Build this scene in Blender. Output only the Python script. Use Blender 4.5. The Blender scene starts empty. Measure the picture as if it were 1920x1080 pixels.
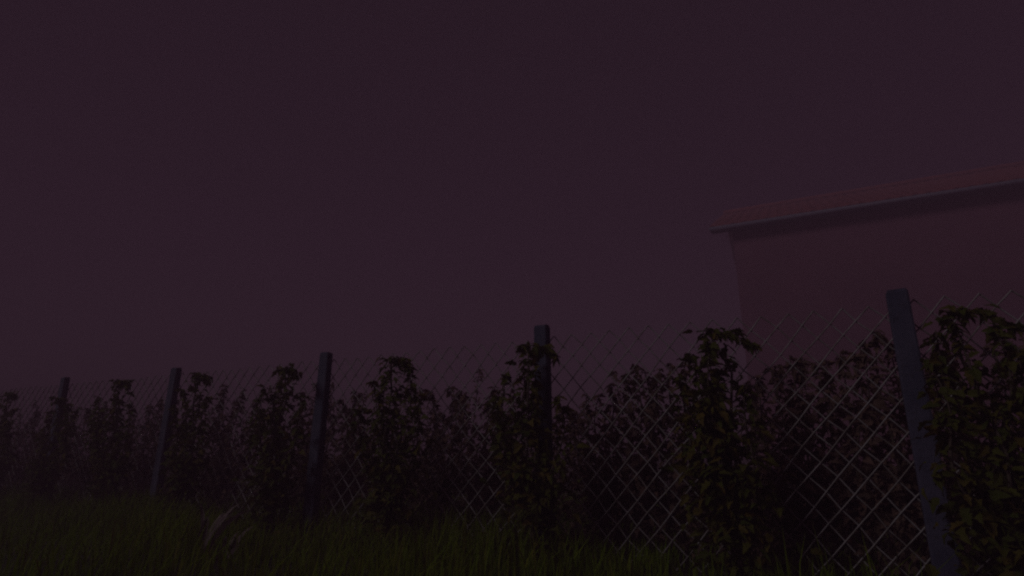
import bpy, math, random
import numpy as np
from mathutils import Vector, Matrix
R = math.radians
random.seed(11)
rng = np.random.default_rng(11)
sc = bpy.context.scene
C = sc.collection

# ------------------------------------------------------------------ camera
F_PX, PITCH, EYE = 1076.0, R(15.3), 0.55
cam_d = bpy.data.cameras.new('camera')
cam_d.sensor_width = 36.0
cam_d.lens = F_PX / 1920 * 36
cam_d.clip_start, cam_d.clip_end = 0.05, 3000
cam = bpy.data.objects.new('camera', cam_d)
cam.location = (0, 0, EYE)
cam.rotation_euler = (math.pi / 2 + PITCH, 0, 0)
C.objects.link(cam)
sc.camera = cam

# ------------------------------------------------------------------ world: dusk sky
SUN_AZ, SUN_EL = R(-116), R(34)          # azimuth measured from +Y towards +X
w = bpy.data.worlds.new('World'); sc.world = w; w.use_nodes = True
nt = w.node_tree; nt.nodes.clear(); N = nt.nodes.new; L = nt.links.new
def math_node(tree, op, a, b=None, c=None):
    n = tree.nodes.new('ShaderNodeMath'); n.operation = op
    for i, v in enumerate((a, b, c)):
        if v is None: continue
        if isinstance(v, (int, float)): n.inputs[i].default_value = v
        else: tree.links.new(v, n.inputs[i])
    return n.outputs[0]
def mix_node(tree, fac, a, b, mode='MIX'):
    n = tree.nodes.new('ShaderNodeMix'); n.data_type = 'RGBA'; n.blend_type = mode
    for s, v in ((n.inputs['Factor'], fac), (n.inputs['A'], a), (n.inputs['B'], b)):
        if isinstance(v, (int, float)): s.default_value = v
        elif isinstance(v, tuple): s.default_value = (*v, 1)
        else: tree.links.new(v, s)
    return n.outputs['Result']
def smooth(tree, v, a, b, lo=0.0, hi=1.0):
    n = tree.nodes.new('ShaderNodeMapRange'); n.interpolation_type = 'SMOOTHSTEP'
    tree.links.new(v, n.inputs['Value'])
    for k, x in (('From Min', a), ('From Max', b), ('To Min', lo), ('To Max', hi)): n.inputs[k].default_value = x
    return n.outputs['Result']
tc = N('ShaderNodeTexCoord'); sep = N('ShaderNodeSeparateXYZ'); L(tc.outputs['Generated'], sep.inputs[0])
el = math_node(nt, 'MULTIPLY', math_node(nt, 'ARCSINE', sep.outputs['Z']), 57.29578)
az = math_node(nt, 'MULTIPLY', math_node(nt, 'ARCTAN2', sep.outputs['X'], sep.outputs['Y']), 57.29578)
mp = N('ShaderNodeMapping'); mp.inputs['Scale'].default_value = (1, 1, 5); L(tc.outputs['Generated'], mp.inputs[0])
nz = N('ShaderNodeTexNoise'); nz.inputs['Scale'].default_value = 2.2; nz.inputs['Detail'].default_value = 5; L(mp.outputs[0], nz.inputs['Vector'])
nz2 = N('ShaderNodeTexNoise'); nz2.inputs['Scale'].default_value = 7; nz2.inputs['Detail'].default_value = 5; L(mp.outputs[0], nz2.inputs['Vector'])
SKY_LOW, SKY_HIGH, SKY_RED = (.212, .086, .186), (.172, .084, .148), (.182, .062, .094)
base = mix_node(nt, smooth(nt, el, 2, 48), SKY_LOW, SKY_HIGH)
base = mix_node(nt, smooth(nt, nz.outputs['Fac'], .35, .7, 0, .22), base, (.168, .084, .140))
base = mix_node(nt, smooth(nt, nz2.outputs['Fac'], .4, .7, 0, .12), base, (.215, .098, .178))
sky = N('ShaderNodeTexSky'); sky.sky_type = 'NISHITA'; sky.sun_disc = False
sky.sun_elevation = SUN_EL; sky.sun_rotation = SUN_AZ
skyc = mix_node(nt, 1.0, sky.outputs[0], (.002, .0015, .002), 'MULTIPLY')
col = mix_node(nt, 1.0, base, skyc, 'ADD')
bg = N('ShaderNodeBackground'); L(col, bg.inputs['Color']); bg.inputs['Strength'].default_value = .225
out = N('ShaderNodeOutputWorld'); L(bg.outputs[0], out.inputs['Surface'])

# ------------------------------------------------------------------ sun (soft, last light through cloud)
sd = bpy.data.lights.new('sun', 'SUN'); sd.energy = 1.5; sd.angle = R(15); sd.color = (1, .93, .91)
sun = bpy.data.objects.new('sun', sd); C.objects.link(sun)
dirv = Vector((math.sin(SUN_AZ) * math.cos(SUN_EL), math.cos(SUN_AZ) * math.cos(SUN_EL), math.sin(SUN_EL)))
sun.rotation_euler = dirv.to_track_quat('Z', 'Y').to_euler()
sun.location = (-4, -2, 5)

vs = sc.view_settings
vs.view_transform = 'Standard'; vs.look = 'None'; vs.gamma = 1; vs.exposure = -1.45
vs.use_curve_mapping = False
sc.cycles.use_denoising = False
sc.cycles.max_bounces = 6
sc.cycles.filter_width = 2.3          # soft lens
sc.render.dither_intensity = 2.0

# ------------------------------------------------------------------ helpers
def ray(px, py):
    u, v = px - 960, 540 - py
    c, s = math.cos(PITCH), math.sin(PITCH)
    return Vector((u, F_PX * c - v * s, F_PX * s + v * c))
def ground_at(px, py, z=0.0):
    d = ray(px, py); return Vector((0, 0, EYE)) + d * ((z - EYE) / d.z)
P0 = Vector((-4.181, 5.467, 0)); T = Vector((1.440, -.805, 0)).normalized()   # the fence line
NRM = Vector((-T.y, T.x, 0))                                                   # points away from the camera side
if NRM.y < 0: NRM = -NRM
BACK = NRM
FENCE_ANG = math.atan2(T.y, T.x)
def on_row(px, py, off):
    """point where the view ray meets the upright plane of a row that runs off metres behind the fence line"""
    d = ray(px, py); p = P0 + BACK * off; o = Vector((0, 0, EYE))
    k = (p - o).dot(BACK) / d.dot(BACK)
    q = o + d * k
    return (q - p).dot(T), q.z                                                 # distance along the row, height
def row_pt(s, z, off, dn=0.0):
    return P0 + T * s + BACK * (off + dn) + Vector((0, 0, z))

def mat(name, build):
    m = bpy.data.materials.new(name); m.use_nodes = True
    t = m.node_tree; b = t.nodes['Principled BSDF']; build(t, b); return m
def noise(t, scale, detail=4, vec='Object'):
    c = t.nodes.new('ShaderNodeTexCoord'); n = t.nodes.new('ShaderNodeTexNoise')
    n.inputs['Scale'].default_value = scale; n.inputs['Detail'].default_value = detail
    t.links.new(c.outputs[vec], n.inputs['Vector']); return n.outputs['Fac']
def bump(t, b, h, strength, dist):
    n = t.nodes.new('ShaderNodeBump'); n.inputs['Strength'].default_value = strength; n.inputs['Distance'].default_value = dist
    t.links.new(h, n.inputs['Height']); t.links.new(n.outputs[0], b.inputs['Normal'])
def m_concrete(t, b):
    f = noise(t, 9, 6); g = noise(t, 60, 3)
    c = mix_node(t, smooth(t, f, .35, .65), (.048, .048, .096), (.076, .070, .125))
    c = mix_node(t, smooth(t, g, .5, .75, 0, .5), c, (.035, .032, .05))
    t.links.new(c, b.inputs['Base Color']); b.inputs['Roughness'].default_value = .9; bump(t, b, g, .5, .004)
def m_wire(t, b):
    f = noise(t, 14, 4)
    c = mix_node(t, smooth(t, f, .35, .7), (.34, .31, .335), (.17, .14, .135))
    t.links.new(c, b.inputs['Base Color']); b.inputs['Roughness'].default_value = .55; b.inputs['Metallic'].default_value = .15
def leafy(a_col, b_col, c_col, through=.28):
    def f(t, b):
        at = t.nodes.new('ShaderNodeAttribute'); at.attribute_name = 'tint'
        r = t.nodes.new('ShaderNodeValToRGB'); r.color_ramp.elements[0].color = (*a_col, 1); r.color_ramp.elements[1].color = (*c_col, 1)
        e = r.color_ramp.elements.new(.55); e.color = (*b_col, 1)
        t.links.new(at.outputs['Fac'], r.inputs[0])
        c = mix_node(t, smooth(t, noise(t, 45, 3), .4, .7, 0, .5), r.outputs[0], tuple(x * .55 for x in b_col))
        t.links.new(c, b.inputs['Base Color']); b.inputs['Roughness'].default_value = .75; b.inputs['Specular IOR Level'].default_value = .15
        tr = t.nodes.new('ShaderNodeBsdfTranslucent'); t.links.new(c, tr.inputs['Color'])
        mx = t.nodes.new('ShaderNodeMixShader'); mx.inputs[0].default_value = through
        o = t.nodes['Material Output']
        t.links.new(b.outputs[0], mx.inputs[1]); t.links.new(tr.outputs[0], mx.inputs[2]); t.links.new(mx.outputs[0], o.inputs['Surface'])
    return f
def m_bark(t, b):
    f = noise(t, 40, 5)
    t.links.new(mix_node(t, f, (.045, .03, .022), (.11, .08, .06)), b.inputs['Base Color']); b.inputs['Roughness'].default_value = .9; bump(t, b, f, .6, .004)
def m_soil(t, b):
    f = noise(t, 3, 6); g = noise(t, 40, 4)
    c = mix_node(t, smooth(t, f, .35, .65), (.035, .040, .016), (.060, .045, .032))
    t.links.new(mix_node(t, smooth(t, g, .45, .7), c, (.025, .02, .014)), b.inputs['Base Color']); b.inputs['Roughness'].default_value = .95; bump(t, b, g, .8, .03)
M = dict(concrete=mat('weathered_concrete', m_concrete), wire=mat('galvanised_wire', m_wire),
         leaf_front=mat('olive_vine_leaf', leafy((.058, .076, .008), (.098, .102, .012), (.145, .098, .016))),
         leaf_back=mat('brown_vine_leaf', leafy((.115, .076, .058), (.165, .100, .080), (.215, .125, .10))),
         bark=mat('cane_bark', m_bark), soil=mat('soil', m_soil),
         grass=mat('grass_blade', leafy((.135, .210, .003), (.195, .262, .006), (.260, .230, .025), .42)),
         dry=mat('dry_stalk', leafy((.22, .17, .17), (.30, .235, .235), (.37, .29, .29))),
         withered=mat('withered_leaf', leafy((.12, .07, .06), (.20, .11, .095), (.30, .18, .15))))

def new_mesh(name, verts, faces, material, tint=None, smooth_shade=False):
    me = bpy.data.meshes.new(name); me.from_pydata([tuple(v) for v in verts], [], faces); me.update()
    if tint is not None:
        a = me.attributes.new('tint', 'FLOAT', 'POINT'); a.data.foreach_set('value', np.asarray(tint, dtype=np.float32))
    me.materials.append(material)
    if smooth_shade: me.polygons.foreach_set('use_smooth', [True] * len(me.polygons))
    return me
def link(name, me, parent=None):
    o = bpy.data.objects.new(name, me); C.objects.link(o)
    if parent is not None: o.parent = parent
    return o
def thing(name, label, cat, loc, group=None):
    o = bpy.data.objects.new(name, None); o.empty_display_size = .1; C.objects.link(o); o.location = loc
    o['label'] = label; o['category'] = cat
    if group: o['group'] = group
    return o

# leaf shapes: lobed outline round a folded midrib, tip drooping (unit length along +X, up +Z)
def leaf_shape(k):
    r = random.Random(100 + k)
    half = [(.0, .10), (.14, .34), (.30, .30), (.46, .46), (.60, .25), (.80, .20)]
    droop = r.uniform(.25, .75); fold = r.uniform(.15, .5); tw = r.uniform(-.25, .25); slim = r.uniform(.45, .85)
    mid = [(-.02, 0), (.22, 0), (.5, 0), (.78, 0), (1.0, 0)]
    def P(x, y):
        y = y * slim * r.uniform(.8, 1.15)
        z = -droop * max(0, x) ** 2 * .8 + fold * abs(y) + tw * y * x + r.uniform(-.03, .03)
        return (x, y, z)
    V = [P(x, y) for x, y in mid]
    for s in (1, -1): V += [P(x, s * y) for x, y in half]
    Fc = []
    for j, o in enumerate((5, 11)):
        tri = [(0, o, o + 1), (0, o + 1, 1), (1, o + 1, o + 2), (1, o + 2, 2), (o + 2, o + 3, 2), (2, o + 3, o + 4), (2, o + 4, 3), (o + 4, o + 5, 3), (3, o + 5, 4)]
        Fc += [t if j == 0 else t[::-1] for t in tri]
    return np.array(V), Fc
LEAF = [leaf_shape(k) for k in range(8)]
def leaf_frame(direction, roll, size):
    x = Vector(direction).normalized(); up = Vector((0, 0, 1))
    y = up.cross(x)
    if y.length < .05: y = Vector((0, 1, 0))
    y.normalize(); z = x.cross(y)
    m = Matrix((x, y, z)).transposed() @ Matrix.Rotation(roll, 3, 'X')
    return m * size
class Foliage:
    def __init__(s): s.V, s.F, s.T, s.n = [], [], [], 0
    def add(s, pos, direction, roll, size, tint):
        v, f = LEAF[random.randrange(8)]
        m = np.array(leaf_frame(direction, roll, size))
        s.V.append(v @ m.T + np.array(pos)); s.F += [tuple(i + s.n for i in t) for t in f]; s.T += [tint] * len(v); s.n += len(v)
    def mesh(s, name, material): return new_mesh(name, np.concatenate(s.V), s.F, material, s.T)
def tube(points, radii, sides=6):
    V, Fc = [], []
    n = len(points)
    for i, p in enumerate(points):
        a = points[max(0, i - 1)]; b = points[min(n - 1, i + 1)]
        d = (Vector(b) - Vector(a)).normalized(); u = d.orthogonal().normalized(); v = d.cross(u)
        for k in range(sides):
            t = 2 * math.pi * k / sides; V.append(Vector(p) + (u * math.cos(t) + v * math.sin(t)) * radii[i])
        if i:
            o = (i - 1) * sides
            Fc += [(o + k, o + (k + 1) % sides, o + sides + (k + 1) % sides, o + sides + k) for k in range(sides)]
    Fc.append(tuple(range(sides))[::-1]); Fc.append(tuple((n - 1) * sides + k for k in range(sides)))
    return V, Fc

# ------------------------------------------------------------------ ground
g = 90
def ground_z(x, y): return .018 * math.sin(x * 1.3 + .4) * math.sin(y * 1.1) + .01 * math.sin(x * 3.1 + y * 2.3)
xs = np.concatenate([[-150, -80, -50, -25], np.linspace(-12, 10, g), [25, 50, 80, 150]])
ys = np.concatenate([[-60, -30, -15], np.linspace(-3, 16, g), [40, 80, 140, 220]])
V = [(x, y, ground_z(x, y) if (-12 <= x <= 10 and -3 <= y <= 16) else 0) for y in ys for x in xs]
nx = len(xs)
Fc = [(j * nx + i, j * nx + i + 1, (j + 1) * nx + i + 1, (j + 1) * nx + i) for j in range(len(ys) - 1) for i in range(nx - 1)]
o = link('ground', new_mesh('ground', V, Fc, M['soil'], smooth_shade=True)); o['kind'] = 'structure'

# ------------------------------------------------------------------ house behind the vines, dim in the haze
EV = Vector((.895, -.446, 0)).normalized(); NV = Vector((.446, .895, 0)).normalized(); ZV = Vector((0, 0, 1))
H_EAVE, RUN, RISE, LEN = 5.85, 4.4, 1.98, 14.0
house = thing('house', 'dim plastered house with a low red tiled roof standing in the haze behind the vines', 'house', Vector((4.96, 13.5, 0)))
def hp(a, b, z): return EV * a + NV * b + ZV * z
def slab(name, corners, thick, material, parent, down=None):
    d = down if down is not None else -ZV * thick
    V = list(corners) + [c + d for c in corners]; n = len(corners)
    Fc = [tuple(range(n)), tuple(range(2 * n - 1, n - 1, -1))] + [(i, n + i, n + (i + 1) % n, (i + 1) % n) for i in range(n)]
    return link(name, new_mesh(name, V, Fc, material), parent)
def m_plaster(t, b):
    f = noise(t, 1.3, 5); g_ = noise(t, 35, 4)
    c = mix_node(t, smooth(t, f, .3, .7), (.188, .072, .118), (.168, .066, .108))
    t.links.new(c, b.inputs['Base Color']); b.inputs['Roughness'].default_value = .95; bump(t, b, g_, .4, .006)
def m_tile(t, b):
    f = noise(t, 5, 5)
    t.links.new(mix_node(t, smooth(t, f, .3, .7), (.225, .058, .066), (.18, .052, .062)), b.inputs['Base Color']); b.inputs['Roughness'].default_value = .9
def m_gutter(t, b):
    t.links.new(mix_node(t, noise(t, 6, 4), (.12, .108, .17), (.15, .13, .19)), b.inputs['Base Color']); b.inputs['Roughness'].default_value = .7
M['plaster'] = mat('rose_plaster', m_plaster); M['tile'] = mat('red_roof_tile', m_tile); M['gutter'] = mat('gutter_metal', m_gutter)
OV, VG = .26, .50                                     # eave and verge overhang
zb = H_EAVE - .10
slab('wall', [hp(VG, OV, -.1), hp(LEN, OV, -.1), hp(LEN, OV, zb), hp(VG, OV, zb)], 0, M['plaster'], house, NV * .2)
slab('wall', [hp(VG, 2 * RUN - OV, -.1), hp(LEN, 2 * RUN - OV, -.1), hp(LEN, 2 * RUN - OV, zb), hp(VG, 2 * RUN - OV, zb)], 0, M['plaster'], house, -NV * .2)
for a0, sg in ((VG, 1), (LEN, -1)):
    slab('gable_wall', [hp(a0, OV + .203, -.1), hp(a0, 2 * RUN - OV - .203, -.1), hp(a0, 2 * RUN - OV - .203, zb), hp(a0, RUN, H_EAVE + RISE - .16), hp(a0, OV + .203, zb)], 0, M['plaster'], house, EV * .2 * sg)
def roof_side(b0, b1, z0, z1):
    n = 280; rows = 9; V, Fc = [], []
    for j in range(rows + 1):
        for i in range(n + 1):
            f = j / rows; a_ = i / n * (LEN + VG)
            V.append(hp(a_, b0 + (b1 - b0) * f, z0 + (z1 - z0) * f + .018 * math.sin(a_ * 2 * math.pi / .25)))
    Fc = [(j * (n + 1) + i, j * (n + 1) + i + 1, (j + 1) * (n + 1) + i + 1, (j + 1) * (n + 1) + i) for j in range(rows) for i in range(n)]
    o = link('roof', new_mesh('roof', V, Fc, M['tile'], smooth_shade=True), house)
    so = o.modifiers.new('thickness', 'SOLIDIFY'); so.thickness = .05; so.offset = -1
    return o
rf = roof_side(0, RUN, H_EAVE, H_EAVE + RISE); roof_side(2 * RUN, RUN, H_EAVE, H_EAVE + RISE)
v_, f_ = tube([hp(x, RUN, H_EAVE + RISE + .02) for x in (0, LEN / 2, LEN + VG)], [.09] * 3, 8); link('ridge_cap', new_mesh('ridge_cap', v_, f_, M['tile'], smooth_shade=True), rf)
slab('fascia', [hp(.02, .03, H_EAVE - .16), hp(LEN + VG - .02, .03, H_EAVE - .16), hp(LEN + VG - .02, .03, H_EAVE - .055), hp(.02, .03, H_EAVE - .055)], 0, M['gutter'], house, NV * .03)
slab('soffit', [hp(.02, .065, H_EAVE - .11), hp(.02, OV - .004, H_EAVE - .11), hp(LEN, OV - .004, H_EAVE - .11), hp(LEN, .065, H_EAVE - .11)], .02, M['gutter'], house)
v_, f_ = tube([hp(x, -.04, H_EAVE - .10) for x in (0, LEN / 2, LEN + VG)], [.055] * 3, 10); link('gutter', new_mesh('gutter', v_, f_, M['gutter'], smooth_shade=True), house)

# ------------------------------------------------------------------ chain-link fence
fence = thing('chain_link_fence', 'chain-link wire fence strung on square bluish concrete posts along the vines', 'fence', row_pt(4.0, 0, 0))
FL = Vector(fence.location)
posts = []
for px, py in [(126, 708), (328, 690), (608, 661), (1016, 611), (1680, 543)]:
    s, z = on_row(px, py, 0.0); posts.append((s, z))
step = (posts[-1][0] - posts[0][0]) / 4
for k in range(1, 4): posts.insert(0, (posts[0][0] - step, 1.16))
posts.append((posts[-1][0] + step, 1.17))
def post_mesh(h, seed):
    r = random.Random(seed); V = []; Fc = []
    zs = [-.12, .2, .55, .85, h - .012, h]; wd = [.052, .051, .049, .0475, .046, .039]
    c = .16
    for z, q in zip(zs, wd):
        k = q * (1 - c)
        for x, y in ((q, -k), (q, k), (k, q), (-k, q), (-q, k), (-q, -k), (-k, -q), (k, -q)):
            x *= .83; y *= .56
            V.append((x + r.uniform(-.0012, .0012), y + r.uniform(-.0012, .0012), z + (r.uniform(-.004, .004) if z > h - .02 else 0)))
    for j in range(len(zs) - 1):
        Fc += [(j * 8 + k, j * 8 + (k + 1) % 8, j * 8 + 8 + (k + 1) % 8, j * 8 + 8 + k) for k in range(8)]
    Fc.append(tuple((len(zs) - 1) * 8 + k for k in range(8)))
    return new_mesh('post', V, Fc, M['concrete'])
for i, (s, z) in enumerate(posts):
    o = link('post', post_mesh(z, i), fence)
    o.location = row_pt(s, 0, 0) - FL
    o.rotation_euler = (random.uniform(-.012, .012), random.uniform(-.008, .008), FENCE_ANG + random.uniform(-.04, .04))
# woven wire: flattened spirals standing side by side, '/' legs on the camera side, '\' legs behind
D, DH = .116, .104; WR = .0030; MESH_OFF = .036
def wire_bay(s0, s1, h):
    V, Fc = [], []
    n = int(round((s1 - s0) / (DH / 2))); d2 = (s1 - s0) / n; rows = int((h - .05) / (D / 2))
    zt = h - .045
    def seg(a, b, sides=5):
        o = len(V); d = (b - a).normalized(); u = d.orthogonal().normalized(); v = d.cross(u)
        for p in (a, b):
            for k in range(sides): V.append(p + (u * math.cos(6.2832 * k / sides) + v * math.sin(6.2832 * k / sides)) * WR)
        Fc.extend([(o + k, o + (k + 1) % sides, o + sides + (k + 1) % sides, o + sides + k) for k in range(sides)])
    def pt(i, j, side):
        s = s0 + i * d2 + .007 * math.sin(i * .31 + j * .5) + .003 * math.sin(i * 1.7 + j * .9); z = zt - j * D / 2 + .006 * math.sin(i * .23 + j * .35 + s0) + .003 * math.sin(i * .8 + j * 2.1)
        return row_pt(s, z, MESH_OFF + .006 * math.sin(s * 5 + z * 4), side) - FL
    for i in range(n):
        for j in range(rows):
            up = (i + j) % 2 == 0
            sd_ = -.003 if up else .003
            seg(pt(i, j + 1, sd_) if up else pt(i, j, sd_), pt(i + 1, j, sd_) if up else pt(i + 1, j + 1, sd_))
    return new_mesh('wire_mesh', V, Fc, M['wire'], smooth_shade=True)
for (a, za), (b, zb) in zip(posts[:-1], posts[1:]):
    link('wire_mesh', wire_bay(a, b, min(za, zb)), fence)

# ------------------------------------------------------------------ vines
def vine(name, label, group, off, tips, base_s, material, leaf, density, hook=None, parts=0, spread=.10, low=.06):
    """tips: (distance along row, height) of each cane's end; hook: length of the main cane's nodding tip"""
    base = row_pt(base_s, 0, off); base.z = ground_z(base.x, base.y)
    t = thing(name, label, 'vine', base, group)
    fo = Foliage(); loose = []
    head = Vector((0, 0, .22))
    pts = [Vector((0, 0, -.05)), Vector((.008, .01, .08)), Vector((-.01, 0, .16)), head]
    v_, f_ = tube(pts, [.026, .020, .019, .017], 7); link('trunk', new_mesh('trunk', v_, f_, M['bark'], smooth_shade=True), t)
    for i, (s, z) in enumerate(tips):
        end = T * (s - base_s) + BACK * random.uniform(-spread, spread) * .8 + Vector((0, 0, z - base.z))
        mid1 = head.lerp(end, .35) + T * random.uniform(-.05, .05) + BACK * random.uniform(-spread, spread); mid1 += (T * (s - base_s)) * .35
        mid2 = head.lerp(end, .72) + T * random.uniform(-.035, .035) + BACK * random.uniform(-spread, spread) * .7; mid2 += (T * (s - base_s)) * .2
        ctrl = [head, mid1, mid2, end]
        if i == 0 and hook:
            ctrl[-1] = end - T * hook * .35 - Vector((0, 0, .01))
            ctrl += [end, end + T * hook * .45 - Vector((0, 0, .18 * hook)), end + T * hook * .9 - Vector((0, 0, .55 * hook))]
        def at(u, ctrl=ctrl):                      # Catmull-Rom through the control points
            n = len(ctrl) - 1; k = min(int(u * n), n - 1); f = u * n - k
            p = [ctrl[max(0, min(n, k + j))] for j in (-1, 0, 1, 2)]
            return .5 * ((2 * p[1]) + (p[2] - p[0]) * f + (2 * p[0] - 5 * p[1] + 4 * p[2] - p[3]) * f * f + (3 * p[1] - p[0] - 3 * p[2] + p[3]) * f ** 3)
        cp = [at(u) for u in np.linspace(0, 1, 12)]
        v_, f_ = tube(cp, list(np.linspace(.0075, .0022, 12)), 5)
        link('cane', new_mesh('cane', v_, f_, M['bark'], smooth_shade=True), t)
        nl = int(density * (end - head).length)
        for q in range(nl):
            u = q / nl + random.uniform(0, 1 / nl); p = at(u); top = u > .80
            if u > .66 and random.random() < .33 and not (i == 0 and hook and u > .85): continue
            ang = random.uniform(0, 2 * math.pi)
            sz = leaf * random.uniform(.6, 1.15) * (1.0 if u < .7 else .92 - .35 * (u - .7))
            d = T * math.cos(ang) + BACK * math.sin(ang) * .8 + Vector((0, 0, random.uniform(-.9, .35)))
            if i == 0 and hook and u > .6: d = T * random.uniform(.1, 1.1) + BACK * random.uniform(-.5, .5) + Vector((0, 0, random.uniform(-.75, .1)))
            if i == 0 and hook and u > .6: sz *= .9
            pet = d.normalized() * sz * random.uniform(.05, .5) * (1 if not top else .3)
            if u < .7: pet += T * random.gauss(0, spread * .45) + BACK * random.gauss(0, spread * .4)
            if top and len(loose) < parts:
                loose.append((p + pet, d, random.gauss(0, .6), sz))
            else: fo.add(p + pet, d, random.gauss(0, .7), sz, random.random())
    # skirt of leaves low down
    n_low = int(density * 1.6)
    for q in range(n_low):
        p = T * random.gauss(0, spread * 1.4) + BACK * random.gauss(0, spread * .8) + Vector((0, 0, random.uniform(low, .45)))
        a = random.uniform(0, 6.28)
        fo.add(p, T * math.cos(a) + BACK * math.sin(a) + Vector((0, 0, random.uniform(-.9, .3))), random.gauss(0, .7), leaf * random.uniform(.6, 1.1), random.random())
    o = link('foliage', fo.mesh('foliage', material), t); o['kind'] = 'stuff'
    for p, d, rl, sz in loose:
        me = LEAF_ME[(material.name, random.randrange(24))]
        o = link('leaf', me, t); o.matrix_local = Matrix.Translation(p) @ leaf_frame(d, rl, sz).to_4x4()
    return t
LEAF_ME = {}
for m in (M['leaf_front'], M['leaf_back']):
    for k in range(24):
        v, f = LEAF[k % 8]; LEAF_ME[(m.name, k)] = new_mesh('leaf', v, f, m, [random.Random(k * 7).random()] * len(v))

FRONT = -.15
front = [  # (base px, main tip, other tips), label
    ((-120, 712), [(-150, 735), (-95, 740)], .10, 'olive vine bush two vines past the last visible fence post'),
    ((22, 738), [(2, 760), (40, 765)], .10, 'short olive vine with a plain top just past the last visible post'),
    ((112, 748), [(88, 768), (150, 766), (136, 758)], .06, 'low olive vine at the foot of the third post from the vine-wrapped post'),
    ((240, 716), [(232, 750), (196, 744), (222, 738), (182, 760), (255, 760)], .12, 'slim olive vine with one hooked tip in the third mesh bay from the wrapped post'),
    ((374, 704), [(372, 735), (350, 730), (398, 745), (338, 760)], .12, 'narrow olive vine with a hooked tip above the pale dry stalk'),
    ((540, 692), [(532, 730), (505, 726), (520, 712), (572, 742), (490, 765)], .12, 'olive vine with two arching shoots beside the bare post before the wrapped one'),
    ((752, 676), [(745, 720), (704, 714), (728, 700), (775, 690), (795, 740), (690, 760)], .14, 'broad bushy olive vine standing alone between two posts'),
    ((1006, 650), [(950, 694), (978, 676), (1052, 742), (925, 740), (1012, 690), (1000, 715)], .15, 'olive vine wrapped round a post with a leaf hooked across it'),
    ((1352, 622), [(1345, 690), (1310, 700), (1298, 664), (1322, 645), (1392, 716), (1275, 700), (1335, 640)], .18, 'big dark olive vine with a long drooping tip alone before the mesh'),
    ((1812, 580), [(1752, 622), (1784, 600), (1862, 606), (1738, 672), (1905, 655)], .20, 'largest and leafiest dark olive vine, its tip arching beside a bare post'),
    ((2500, 470), [(2420, 520), (2580, 520)], .2, 'dark olive vine next along the row from the largest one'),
]
for (main, tips, hook, label) in front:
    tp = [on_row(*main, FRONT)] + [on_row(*q, FRONT) for q in tips]
    vine('grape_vine', label, 'vines in front of the fence', FRONT, tp, tp[0][0] - .02, M['leaf_front'], .056, 215, hook * .75, parts=60, spread=.062)

MIDO = .34
middle = [
    ((60, 772), [(30, 775), (90, 775)], 'brown vine behind the mesh between short plain vine and last visible post'),
    ((190, 752), [(165, 765), (215, 762)], 'low brown vine behind the mesh between last visible post and slim hooked vine'),
    ((300, 750), [(285, 762), (325, 748)], 'low brown vine behind the second post from the vine-wrapped post'),
    ((436, 722), [(415, 738), (460, 728), (475, 748)], 'rounded brown vine behind the mesh between two hooked olive vines'),
    ((590, 718), [(565, 735), (615, 742)], 'small brown vine directly behind the bare post before the wrapped one'),
    ((655, 730), [(636, 748), (675, 738)], 'thin brown vine behind the mesh between a bare post and the broad bushy vine'),
    ((832, 724), [(808, 732), (860, 732), (882, 738)], 'low wide brown vine behind the mesh next to the lone broad bushy vine'),
    ((930, 728), [(905, 745), (955, 720)], 'brown vine behind the mesh half hidden by the post-wrapping vine'),
    ((1120, 738), [(1090, 756), (1075, 770), (1142, 716)], 'lowest brown vine behind the mesh near the vine-wrapped post'),
    ((1186, 682), [(1165, 696), (1208, 692), (1225, 702)], 'brown vine with loose upright twigs behind the middle of a mesh bay'),
    ((1258, 682), [(1240, 692), (1280, 672)], 'brown vine behind the mesh against the big drooping-tipped vine'),
    ((1425, 704), [(1405, 714), (1445, 690)], 'low brown vine behind mesh between drooping-tipped vine and ragged-topped vine'),
    ((1478, 662), [(1455, 682), (1502, 672), (1528, 680)], 'brown vine with ragged top in the centre of the widest mesh bay'),
    ((1575, 660), [(1548, 672), (1600, 662)], 'brown vine behind the mesh between ragged-topped vine and a bare post'),
    ((1642, 622), [(1622, 644), (1662, 634), (1700, 660)], 'tall brown vine behind the bare post that stands by the largest vine'),
    ((1760, 660), [(1730, 672), (1790, 660)], 'brown vine mostly hidden behind the largest dark vine'),
    ((1880, 640), [(1850, 650), (1915, 630)], 'brown vine peeping out past the largest dark vine'),
]
for main, tips, label in middle:
    tp = [on_row(*main, MIDO)] + [on_row(*q, MIDO) for q in tips]
    vine('grape_vine', label, 'vines right behind the fence', MIDO, tp, tp[0][0], M['leaf_back'], .052, 235, None, parts=16, spread=.095)

# rows farther back: copies that share their meshes
protos = []
for k in range(4):
    tp = [(0, random.uniform(1.02, 1.12)), (-.2, random.uniform(.85, 1.0)), (.18, random.uniform(.85, 1.0)), (.33, .8), (-.33, .8)]
    protos.append((tp,))
first = {}
cnt = 0
for off in (1.35,):
    s, s1 = on_row(-80, 834, off)[0], on_row(1990, 834, off)[0]
    while s < s1:
        k = cnt % 4; cnt += 1
        lab = 'brown vine in the rows behind the fence, mostly hidden'
        if k not in first:
            first[k] = vine('grape_vine', lab, 'vines in the back rows', off, [(s + a, z) for a, z in protos[k][0]], s, M['leaf_back'], .062, 120, None, 0, spread=.12)
        else:
            src = first[k]; c = src.copy(); C.objects.link(c)
            c.location = row_pt(s, 0, off); c.rotation_euler = (0, 0, random.choice((0, math.pi)) + random.uniform(-.2, .2)); sc_ = random.uniform(.92, 1.05); c.scale = (sc_,) * 3
            for ch in src.children:
                d = ch.copy(); C.objects.link(d); d.parent = c
        s += random.uniform(.52, .72)

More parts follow.
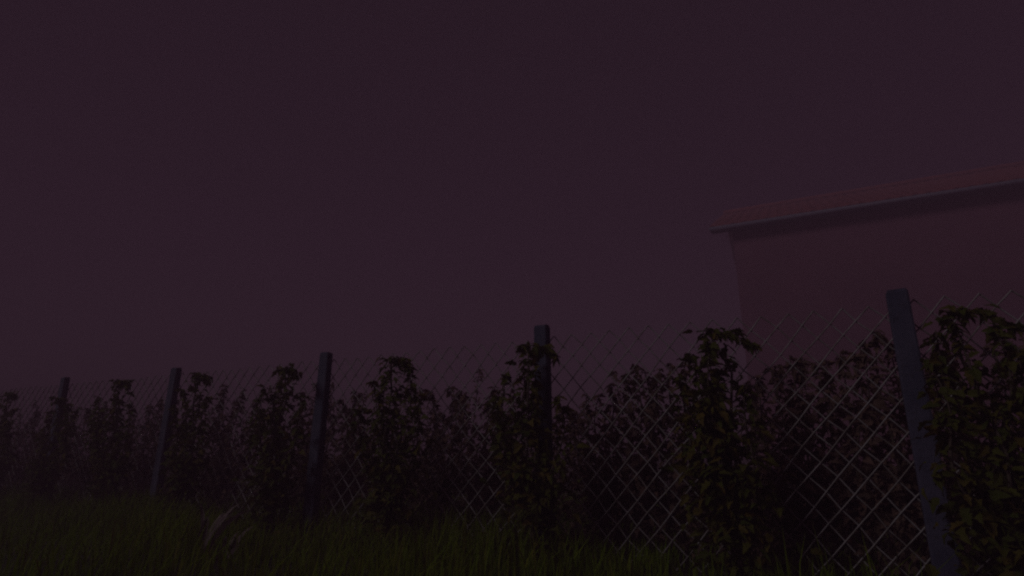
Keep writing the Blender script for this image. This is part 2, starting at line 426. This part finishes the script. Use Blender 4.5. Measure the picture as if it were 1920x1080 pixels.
# ------------------------------------------------------------------ grass
def blades(n, area, hmin, hmax, width, lean, seed):
    r = np.random.default_rng(seed)
    x, y = area(r, n); n = len(x)
    h = r.uniform(hmin, hmax, n) * (0.65 + .5 * np.sin(x * 2.1 + 1.3 * np.sin(y * 1.7)) ** 2)
    a = r.uniform(0, 2 * np.pi, n); ln = np.abs(r.normal(0, lean, n)) * h; w_ = width * r.uniform(.6, 1.3, n)
    z = np.array([ground_z(i, j) for i, j in zip(x, y)]) - .01
    dx, dy = np.cos(a), np.sin(a); tx, ty = -dy, dx
    def P(k, f, wd, sgn): return np.stack([x + dx * ln * k + tx * w_ * wd * sgn, y + dy * ln * k + ty * w_ * wd * sgn, z + h * f], 1)
    V = np.stack([P(0, 0, .5, 1), P(0, 0, .5, -1), P(.3, .55, .42, 1), P(.3, .55, .42, -1), P(1.0, .95, 0, 1)], 1).reshape(-1, 3)
    b = np.arange(n) * 5
    tri = np.stack([b, b + 1, b + 3, b, b + 3, b + 2, b + 2, b + 3, b + 4], 1).reshape(-1, 3)
    tint = np.repeat(np.clip(r.normal(.42, .22, n) + .15 * np.sin(x * 1.5 + y), 0, 1), 5)
    return V, tri, tint
def numpy_mesh(name, V, tri, tint, material):
    me = bpy.data.meshes.new(name)
    me.vertices.add(len(V)); me.vertices.foreach_set('co', V.astype(np.float32).ravel())
    me.loops.add(tri.size); me.loops.foreach_set('vertex_index', tri.astype(np.int32).ravel())
    me.polygons.add(len(tri)); me.polygons.foreach_set('loop_start', np.arange(0, tri.size, 3, dtype=np.int32))
    me.update(calc_edges=True)
    a = me.attributes.new('tint', 'FLOAT', 'POINT'); a.data.foreach_set('value', tint.astype(np.float32)); me.materials.append(material); return me
def near_area(r, n):
    s = r.uniform(-7.5, 7.0, n); d = -np.abs(r.exponential(.75, n)) + .25
    p = np.array(P0)[None] + np.array(T)[None] * s[:, None] + np.array(BACK)[None] * d[:, None]
    smax = on_row(1240, 834, 0)[0]; k = (p[:, 1] > 1.6) & ((s < smax) | (r.random(n) < .12)); return p[k, 0], p[k, 1]
def left_area(r, n):
    x = r.uniform(-8.5, 1.5, n); y = r.uniform(2.0, 6.5, n); return x, y
def back_area(r, n):
    s = r.uniform(-8, 9, n); d = r.uniform(.25, 4.0, n)
    p = np.array(P0)[None] + np.array(T)[None] * s[:, None] + np.array(BACK)[None] * d[:, None]
    return p[:, 0], p[:, 1]
parts_ = [blades(30000, near_area, .09, .26, .007, .45, 1), blades(26000, left_area, .06, .15, .006, .5, 2), blades(9000, back_area, .05, .14, .006, .5, 3)]
n0 = 0; VV, TT, AA = [], [], []
for v, t, a in parts_: VV.append(v); TT.append(t + n0); AA.append(a); n0 += len(v)
o = link('grass', numpy_mesh('grass', np.concatenate(VV), np.concatenate(TT), np.concatenate(AA), M['grass']))
o['kind'] = 'stuff'; o['label'] = 'dark green unmown grass along the foot of the fence'; o['category'] = 'grass'

# ------------------------------------------------------------------ dry plants in the grass
def strap(points, widths, side):
    V, Fc = [], []
    for p, wd in zip(points, widths):
        V += [p - side * wd * .5, p + Vector((0, 0, wd * .25)), p + side * wd * .5]
    for i in range(len(points) - 1):
        a = i * 3; Fc += [(a, a + 1, a + 4, a + 3), (a + 1, a + 2, a + 5, a + 4)]
    return V, Fc
def dry_clump(name, label, cat, px, py, n, hgt, lean_x, material, width, seed):
    r = random.Random(seed); b = ground_at(px, py); b.z = ground_z(b.x, b.y)
    t = thing(name, label, cat, b)
    for k in range(n):
        d = Vector((lean_x + r.uniform(-.35, .35), r.uniform(-.35, .35), 0)); h = hgt * r.uniform(.55, 1.1); st = Vector((r.uniform(-.02, .02), r.uniform(-.02, .02), -.02))
        pts = [st + d * h * u ** 1.6 + Vector((0, 0, h * (u - .28 * u ** 3))) for u in np.linspace(0, 1, 7)]
        wd = [width * q * r.uniform(.8, 1.1) for q in (.5, .8, 1, 1, .85, .55, .12)]
        v_, f_ = strap(pts, wd, Vector((r.uniform(.5, 1), r.uniform(-.5, .5), r.uniform(-.4, .4))).normalized())
        link('dry_blade', new_mesh('dry_blade', v_, f_, material, [r.random()] * len(v_)), t)
    return t
dry_clump('dry_stalk', 'pale dry stalk with curled blades leaning in the grass', 'dry plant', 372, 1056, 9, .40, .20, M['dry'], .036, 3)
dry_clump('dry_stalk', 'short pale dry tuft beside the taller leaning dry stalk', 'dry plant', 418, 1056, 6, .24, .3, M['dry'], .028, 5)
dry_clump('withered_weed', 'withered reddish weed at the foot of the mesh near the wrapped post', 'weed', 1085, 1060, 11, .21, .1, M['withered'], .03, 6)
dry_clump('withered_weed', 'small withered brown weed in the grass under the lone bushy vine', 'weed', 868, 985, 8, .22, .1, M['withered'], .026, 8)
dry_clump('withered_weed', 'withered brown weed at the base of a bare post', 'weed', 625, 985, 8, .24, .1, M['withered'], .028, 9)

# ------------------------------------------------------------------ dusk haze
HX, HY0, HY1, HZ0, HZ1 = 160, -70, 230, -1.1, 8.2
V = [(x, y, z) for z in (HZ0, HZ1) for y in (HY0, HY1) for x in (-HX, HX)]
Fc = [(0, 2, 3, 1), (4, 5, 7, 6), (0, 1, 5, 4), (1, 3, 7, 5), (3, 2, 6, 7), (2, 0, 4, 6)]
hm = bpy.data.materials.new('haze_air'); hm.use_nodes = True; ht = hm.node_tree; ht.nodes.clear()
pv = ht.nodes.new('ShaderNodeVolumePrincipled'); pv.inputs['Color'].default_value = (.80, .47, .73, 1)
pv.inputs['Density'].default_value = .050; pv.inputs['Anisotropy'].default_value = 0
ho = ht.nodes.new('ShaderNodeOutputMaterial'); ht.links.new(pv.outputs[0], ho.inputs['Volume'])
o = link('haze', new_mesh('haze', V, Fc, hm)); o['kind'] = 'stuff'
